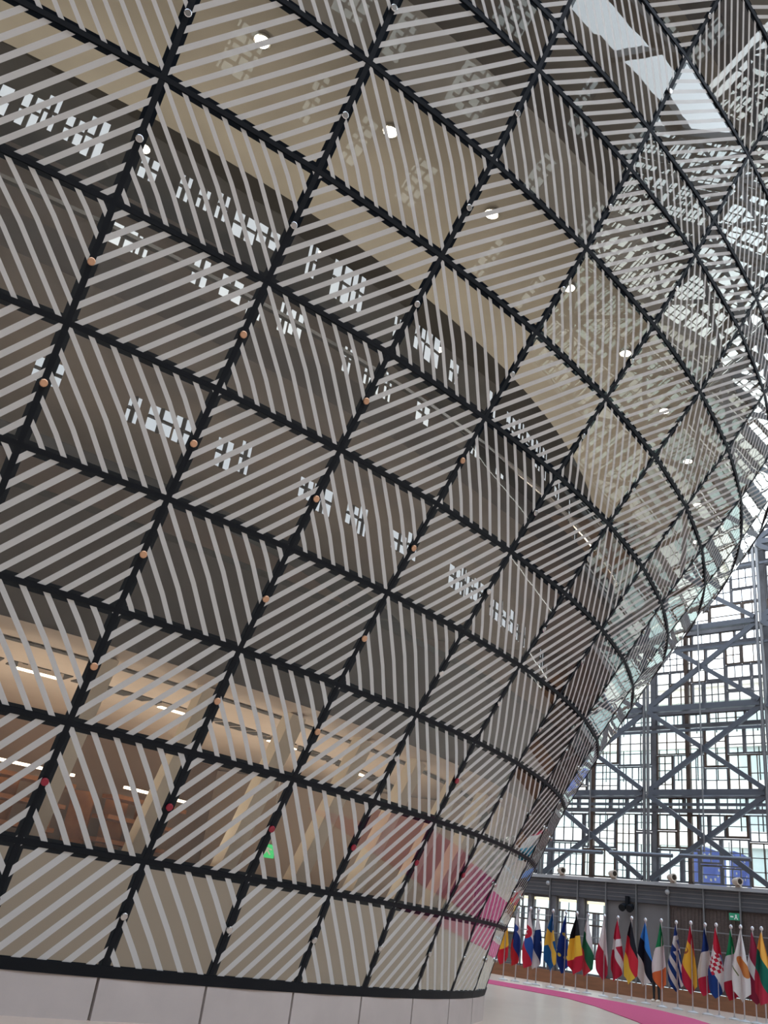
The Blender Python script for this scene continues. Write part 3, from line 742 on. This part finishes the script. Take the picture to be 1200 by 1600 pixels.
WH, RD, BL, GR, BK, YE = (.74, .73, .71), (.50, .02, .045), (.02, .05, .22), (.02, .20, .075), (.01, .011, .015), (.82, .52, .05)
I = (-9, 9)
def hor(*cs): return [('rect', (-9, 9, i / len(cs), 9), c) for i, c in enumerate(cs) if i], cs[0]
def ver(*cs): return [('rect', (i / len(cs), 9, -9, 9), c) for i, c in enumerate(cs) if i], cs[0]
def cross(bgc, cc, th): return [('rect', (.30, .30 + th * .7, -9, 9), cc), ('rect', (-9, 9, .5 - th / 2, .5 + th / 2), cc)], bgc
greek = [('rect', (-9, 9, i / 9, (i + 1) / 9), WH) for i in (1, 3, 5, 7)] + [('rect', (-9, .37, -9, 5 / 9), BL), ('rect', (.15, .22, -9, 5 / 9), WH), ('rect', (-9, .37, 2 / 9, 3 / 9), WH)]
FLAGS = [  # name key, base px x, (layers, base colour), label
    ('ro', 785.8, ver((.03, .07, .30), YE, (.55, .02, .04)), 'flag hanging red at its foot, partly hidden by the striped glass'),
    ('si', 804.7, (hor(WH, (.02, .05, .25), (.60, .03, .04))[0] + [('disc', (.28, .38, .09, .14), (.03, .07, .3))], WH), 'white, blue and red flag, second from the striped glass'),
    ('sk', 823.7, (hor(WH, (.03, .10, .36), RD)[0] + [('disc', (.30, .45, .15, .24), RD), ('rect', (.28, .32, .3, .6), WH), ('rect', (.22, .38, .38, .44), WH)], WH), 'white, blue and red flag with a red shield'),
    ('fi', 836.7, cross(WH, (.015, .04, .17), .30), 'white flag with dark blue cross'),
    ('se', 860.0, cross((.01, .10, .27), (.75, .48, .06), .26), 'blue flag with yellow cross'),
    ('eu', 880.8, ([('stars', (.5, .5, .22, .33, 12, .035), (.85, .70, .12))], (.015, .05, .28)), 'plain blue flag with a ring of yellow stars'),
    ('be', 898.7, ver(BK, YE, RD), 'black, yellow and red flag with black at the top'),
    ('bg', 916.7, hor(WH, (.02, .15, .07), (.55, .04, .06)), 'white, green and red flag before the lit window'),
    ('cz', 942.8, ([('rect', (-9, 9, .5, 9), (.43, .02, .05))], WH), 'half white and half dark red flag before the lit window edge'),
    ('dk', 964.7, cross((.47, .02, .05), WH, .17), 'dark red flag with white cross'),
    ('de', 986.7, hor((.012, .013, .018), (.60, .03, .05), (.80, .55, .06)), 'black, red and gold flag under the twin lamp'),
    ('ee', 1009.0, hor((.04, .20, .55), (.01, .013, .025), WH), 'sky blue, black and white flag'),
    ('ie', 1034.7, ver((.015, .22, .08), WH, (.68, .16, .05)), 'green, white and orange flag hiding a standing person'),
    ('gr', 1059.0, (greek, (.015, .05, .22)), 'blue and white striped flag with a small cross'),
    ('es', 1082.8, ([('rect', (-9, 9, .27, .75), (.82, .48, .05)), ('rect', (-9, 9, .75, 9), (.45, .02, .05)), ('disc', (.30, .5, .07, .12), (.35, .10, .04)), ('disc', (.30, .46, .04, .06), YE)], (.50, .02, .05)), 'red and yellow flag with a broad yellow middle and small crest'),
    ('fr', 1106.0, ver((.02, .05, .20), WH, (.60, .03, .08)), 'blue, white and red flag with blue at the top'),
    ('hr', 1124.0, (hor(RD, WH, (.012, .045, .20))[0] + [('rect', (.36, .62, .27, .73), WH), ('check', (.36, .62, .30, .73, 5, 5), RD), ('rect', (.38, .60, .22, .29), (.10, .22, .55))], RD), 'red, white and blue flag with red checkered shield'),
    ('it', 1148.0, ver((.015, .25, .09), WH, (.50, .02, .05)), 'green, white and red flag with green at the top'),
    ('cy', 1164.0, ([('disc', (.5, .42, .17, .13), (.60, .22, .06)), ('rect', (.42, .58, .68, .71), (.15, .18, .08))], WH), 'white flag with copper orange patch'),
    ('lv', 1183.0, ([('rect', (-9, 9, .40, .60), WH)], (.26, .02, .05)), 'maroon flag with narrow white stripe'),
    ('lt', 1198.0, hor((.80, .42, .08), (.01, .13, .09), (.45, .03, .06)), 'yellow, dark green and red flag'),
    ('lu', 1224.0, hor((.55, .03, .08), WH, (.10, .45, .65)), 'red, white and light blue flag cut by the photo edge'),
]
POLE_H = 2.60
TOP_Y = {}
def ray_dir(px, py): return fw + r2 * ((px - 600) / FPX) - u2 * ((py - 800) / FPX)
def pole_d(s, q=0): return 5.75 + max(0, s - 4.2) * .25 + (-.17 if q % 2 else .17)
def place_pole(px, q):
    # walk the pole line until its foot falls on the wanted picture column
    lo, hi = -2.0, 16.0
    for _ in range(50):
        mid_ = (lo + hi) / 2
        if project(F(mid_, pole_d(mid_, q), 0))[0] < px: lo = mid_
        else: hi = mid_
    return mid_
base_me = MB().lathe((0, 0, 0), (0, 0, 1), [(0, .17), (.025, .17), (.05, .12), (.07, .035), (.12, .03)], MAT['base'], 18).mesh('base')
pole_me = MB().tube([(0, 0, .1), (0, 0, POLE_H - .06)], .021, MAT['pole'], 8).mesh('pole')
fin_me2 = MB().lathe((0, 0, POLE_H - .08), (0, 0, 1), [(0, .022), (.01, .045), (.05, .055), (.09, .045), (.12, .012)], MAT['pole'], 12).mesh('finial')
def cloth(key, seed):
    """a flag hanging limp: wedge at the pole top, widest two thirds down, slanting bottom edge, soft vertical folds"""
    rnd = random.Random(seed); NX, NY = 22, 30; H = 1.98
    wl_, wr_ = rnd.uniform(.27, .31), rnd.uniform(.22, .27); tipx = rnd.uniform(-.12, .04); f1, p1 = rnd.uniform(2.0, 2.9), rnd.uniform(0, 6)
    lend, rend = rnd.uniform(.80, .88), rnd.uniform(.84, .92)
    vs, fs, uvs = [], [], []
    for j in range(NY + 1):
        t = j / NY
        for i in range(NX + 1):
            u = i / NX
            edge = t
            # the bottom edge comes to a blunt point
            tip = .5 + tipx / .5
            zend = (lend + (1 - lend) * (u / tip) if u < tip else rend + (1 - rend) * (1 - u) / (1 - tip))
            Z = t * zend
            grow = min(1, (Z / .62)) ** .85 * (1 - .12 * max(0, Z - .7) / .3)
            X = (-wl_ * (1 - u) + wr_ * u) * grow + .012 * math.sin(9 * Z + p1)
            amp = .075 * min(1, Z * 3 + .15)
            Y = amp * math.sin(u * math.pi * f1 + p1 + 1.2 * Z) + .03
            # scale to metres; picture plane runs along the wall
            vs.append(tuple(ES * X + EN * Y + Vector((0, 0, POLE_H - .12 - Z * H))))
            x_ = X / H; uvs.append((.95 * Z + .44 * x_, .906 * Z - 1.8 * x_))
    for j in range(NY):
        for i in range(NX):
            a = j * (NX + 1) + i; fs.append((a, a + 1, a + NX + 2, a + NX + 1))
    me = bpy.data.meshes.new('flag_cloth'); me.from_pydata(vs, [], fs); uvl = me.uv_layers.new(name='flag')
    for lp_ in me.loops: uvl.data[lp_.index].uv = uvs[lp_.vertex_index]
    me.shade_smooth(); me.update()
    return me
for q, (key, px, (layers, base), lab) in enumerate(FLAGS):
    s = place_pole(px, q); p = F(s, pole_d(s, q), 0)
    root = thing('flag_stand', p, lab + ' on a metal pole', 'flag', 'row of flags along the pink carpet')
    put('base', base_me, root, Matrix.Translation(p)); put('pole', pole_me, root, Matrix.Translation(p)); put('finial', fin_me2, root, Matrix.Translation(p))
    me = cloth(key, 40 + q); me.materials.append(flag_material('flag_' + key, layers, base))
    fo = put('flag_cloth', me, root, Matrix.Translation(p + EN * .03)); fo['label'] = lab.split(' flag')[0] + ' flag cloth' if ' flag' in lab else 'hanging flag cloth'
# two big blue flags outside the screen
for q, (s0_, z0_, w_, h_, lab) in enumerate(((1.0, 5.1, 1.75, 1.85, 'large blue starred flag flying outside the window screen, the wider one'), (2.95, 5.2, 1.0, 1.55, 'smaller blue starred flag flying outside the window screen, right of the wider one'))):
    root = thing('outdoor_flag', F(s0_ - .05, -8, 0), lab, 'flag')
    MB().tube([F(s0_ - .05, -8, 0), F(s0_ - .05, -8, z0_ + h_ + .4)], .04, MAT['pole'], 8).build('pole', root)
    NX, NY = 16, 8; vs, fs, uvs = [], [], []
    for j in range(NY + 1):
        for i in range(NX + 1):
            u, v = i / NX, j / NY; vs.append(tuple(F(s0_ + u * w_, -8 + .12 * math.sin(u * 7 + v), z0_ + h_ * (1 - v) - .25 * u * u * h_ + .2 * u * v))); uvs.append((u, v))
    for j in range(NY):
        for i in range(NX): a = j * (NX + 1) + i; fs.append((a, a + 1, a + NX + 2, a + NX + 1))
    me = bpy.data.meshes.new('flag_cloth'); me.from_pydata(vs, [], fs); uvl = me.uv_layers.new(name='flag')
    for lp_ in me.loops: uvl.data[lp_.index].uv = uvs[lp_.vertex_index]
    me.materials.append(flag_material('flag_out', [('stars', (.5, .5, .25, .33, 12, .03), (.8, .78, .6))], (.22, .29, .72))); me.shade_smooth(); put('flag_cloth', me, root)  # blue paled in the colour to stand for glare through the panes

# ------------------------------------------------------------------ the person behind the green, white and orange flag
pp = F(4.36, 2.3, 0)
person = thing('person', pp, 'person in black trousers and pale shoes standing behind the green, white and orange flag', 'person')
def skin_body():
    V, E, R = [], [], []
    def chain(pts, start=None):
        prev = start
        for (x, y, z, r) in pts:
            V.append((x, y, z)); R.append(r); i = len(V) - 1
            if prev is not None: E.append((prev, i))
            prev = i
        return prev
    V.append((0, 0, .95)); R.append(.135); pel = 0
    chest = chain([(0, .01, 1.10, .125), (0, .0, 1.28, .14), (0, .01, 1.42, .12)], pel)
    neck = chain([(0, .015, 1.50, .055), (0, .02, 1.56, .055)], chest)
    for sg in (-1, 1):
        chain([(sg * .095, 0, .88, .095), (sg * .10, -.01, .52, .062), (sg * .10, .01, .12, .042), (sg * .10, -.02, .05, .042)], pel)
        wr = chain([(sg * .17, .01, 1.40, .065), (sg * .215, .02, 1.12, .045), (sg * .225, -.03, .88, .032), (sg * .226, -.04, .80, .034)], chest)
        for k, (dx, ln) in enumerate(((-.03, .075), (-.01, .085), (.012, .08), (.032, .065))):
            chain([(sg * .226, -.05 + dx, .765, .011), (sg * .222, -.05 + dx, .765 - ln * .55, .0095), (sg * .21, -.05 + dx, .765 - ln, .008)], wr)
        chain([(sg * .205, -.085, .775, .011), (sg * .2, -.095, .735, .009)], wr)
    me = bpy.data.meshes.new('body'); me.from_pydata(V, E, []); o = bpy.data.objects.new('body', me); COL.objects.link(o)
    sk = o.modifiers.new('skin', 'SKIN'); sv = me.skin_vertices[0].data
    for i, r in enumerate(R): sv[i].radius = (r, r * .8 if r > .1 else r)
    sv[0].use_root = True
    ss_ = o.modifiers.new('sub', 'SUBSURF'); ss_.levels = 1; ss_.render_levels = 1
    dg = bpy.context.evaluated_depsgraph_get(); em = bpy.data.meshes.new_from_object(o.evaluated_get(dg)); bpy.data.objects.remove(o)
    for mm in ('trouser', 'shirt', 'skin'): em.materials.append(MAT[mm])
    for f in em.polygons:
        c = f.center; f.material_index = 0 if (c.z < 1.0 and abs(c.x) < .18) else (1 if c.z < 1.5 and not (c.z < .86) else 2); f.use_smooth = True
    return em
PM = Matrix.Translation(pp) @ Matrix.Rotation(math.atan2(-EN.x, EN.y) + math.pi, 4, 'Z')
put('body', skin_body(), person, PM)
hb = bmesh.new(); bmesh.ops.create_uvsphere(hb, u_segments=20, v_segments=14, radius=1)
for v in hb.verts:
    x, y, z = v.co; k = 1 - .25 * max(0, -z)
    v.co = Vector((x * .078 * k, y * .098 * k - (.016 if (abs(x) < .2 and y < -.8 and -.3 < z < .05) else 0), 1.66 + z * .118))
hm = bpy.data.meshes.new('head'); hb.to_mesh(hm); hb.free(); hm.materials.append(MAT['skin']); hm.shade_smooth(); put('head', hm, person, PM)
fc = MB()
for sg in (-1, 1):
    fc.lathe((sg * .03, -.088, 1.67), (0, -1, 0), [(0, .011), (.006, .008)], MAT['trouser'], 8)
    fc.lathe((sg * .078, .0, 1.655), (sg, 0, 0), [(-.01, .018), (.01, .026), (.014, .02)], MAT['skin'], 8)
fc.box8([(-.022, -.085, 1.598), (.022, -.085, 1.598), (.022, -.075, 1.598), (-.022, -.075, 1.598), (-.022, -.085, 1.606), (.022, -.085, 1.606), (.022, -.075, 1.606), (-.022, -.075, 1.606)], MAT['red'])
put('face', fc.mesh('face'), person, PM)
hb = bmesh.new(); bmesh.ops.create_uvsphere(hb, u_segments=16, v_segments=12, radius=1)
for v in hb.verts: x, y, z = v.co; v.co = Vector((x * .086, y * .1 + .014, 1.69 + z * .1))
bmesh.ops.delete(hb, geom=[f for f in hb.faces if f.calc_center_median().y < -.055 and f.calc_center_median().z < 1.72 or f.calc_center_median().z < 1.62], context='FACES')
hm = bpy.data.meshes.new('hair'); hb.to_mesh(hm); hb.free(); hm.materials.append(MAT['hair']); hm.shade_smooth(); put('hair', hm, person, PM)
for sg in (-1, 1):
    b_ = bmesh.new(); bmesh.ops.create_uvsphere(b_, u_segments=14, v_segments=10, radius=1)
    for v in b_.verts: x, y, z = v.co; v.co = Vector((sg * .10 + x * .052, -.06 + y * .14, max(0.0, .045 + z * .05)))
    hm = bpy.data.meshes.new('shoe'); b_.to_mesh(hm); b_.free(); hm.materials.append(MAT['shoe']); hm.shade_smooth(); put('shoe', hm, person, PM)
bpy.context.view_layer.update()
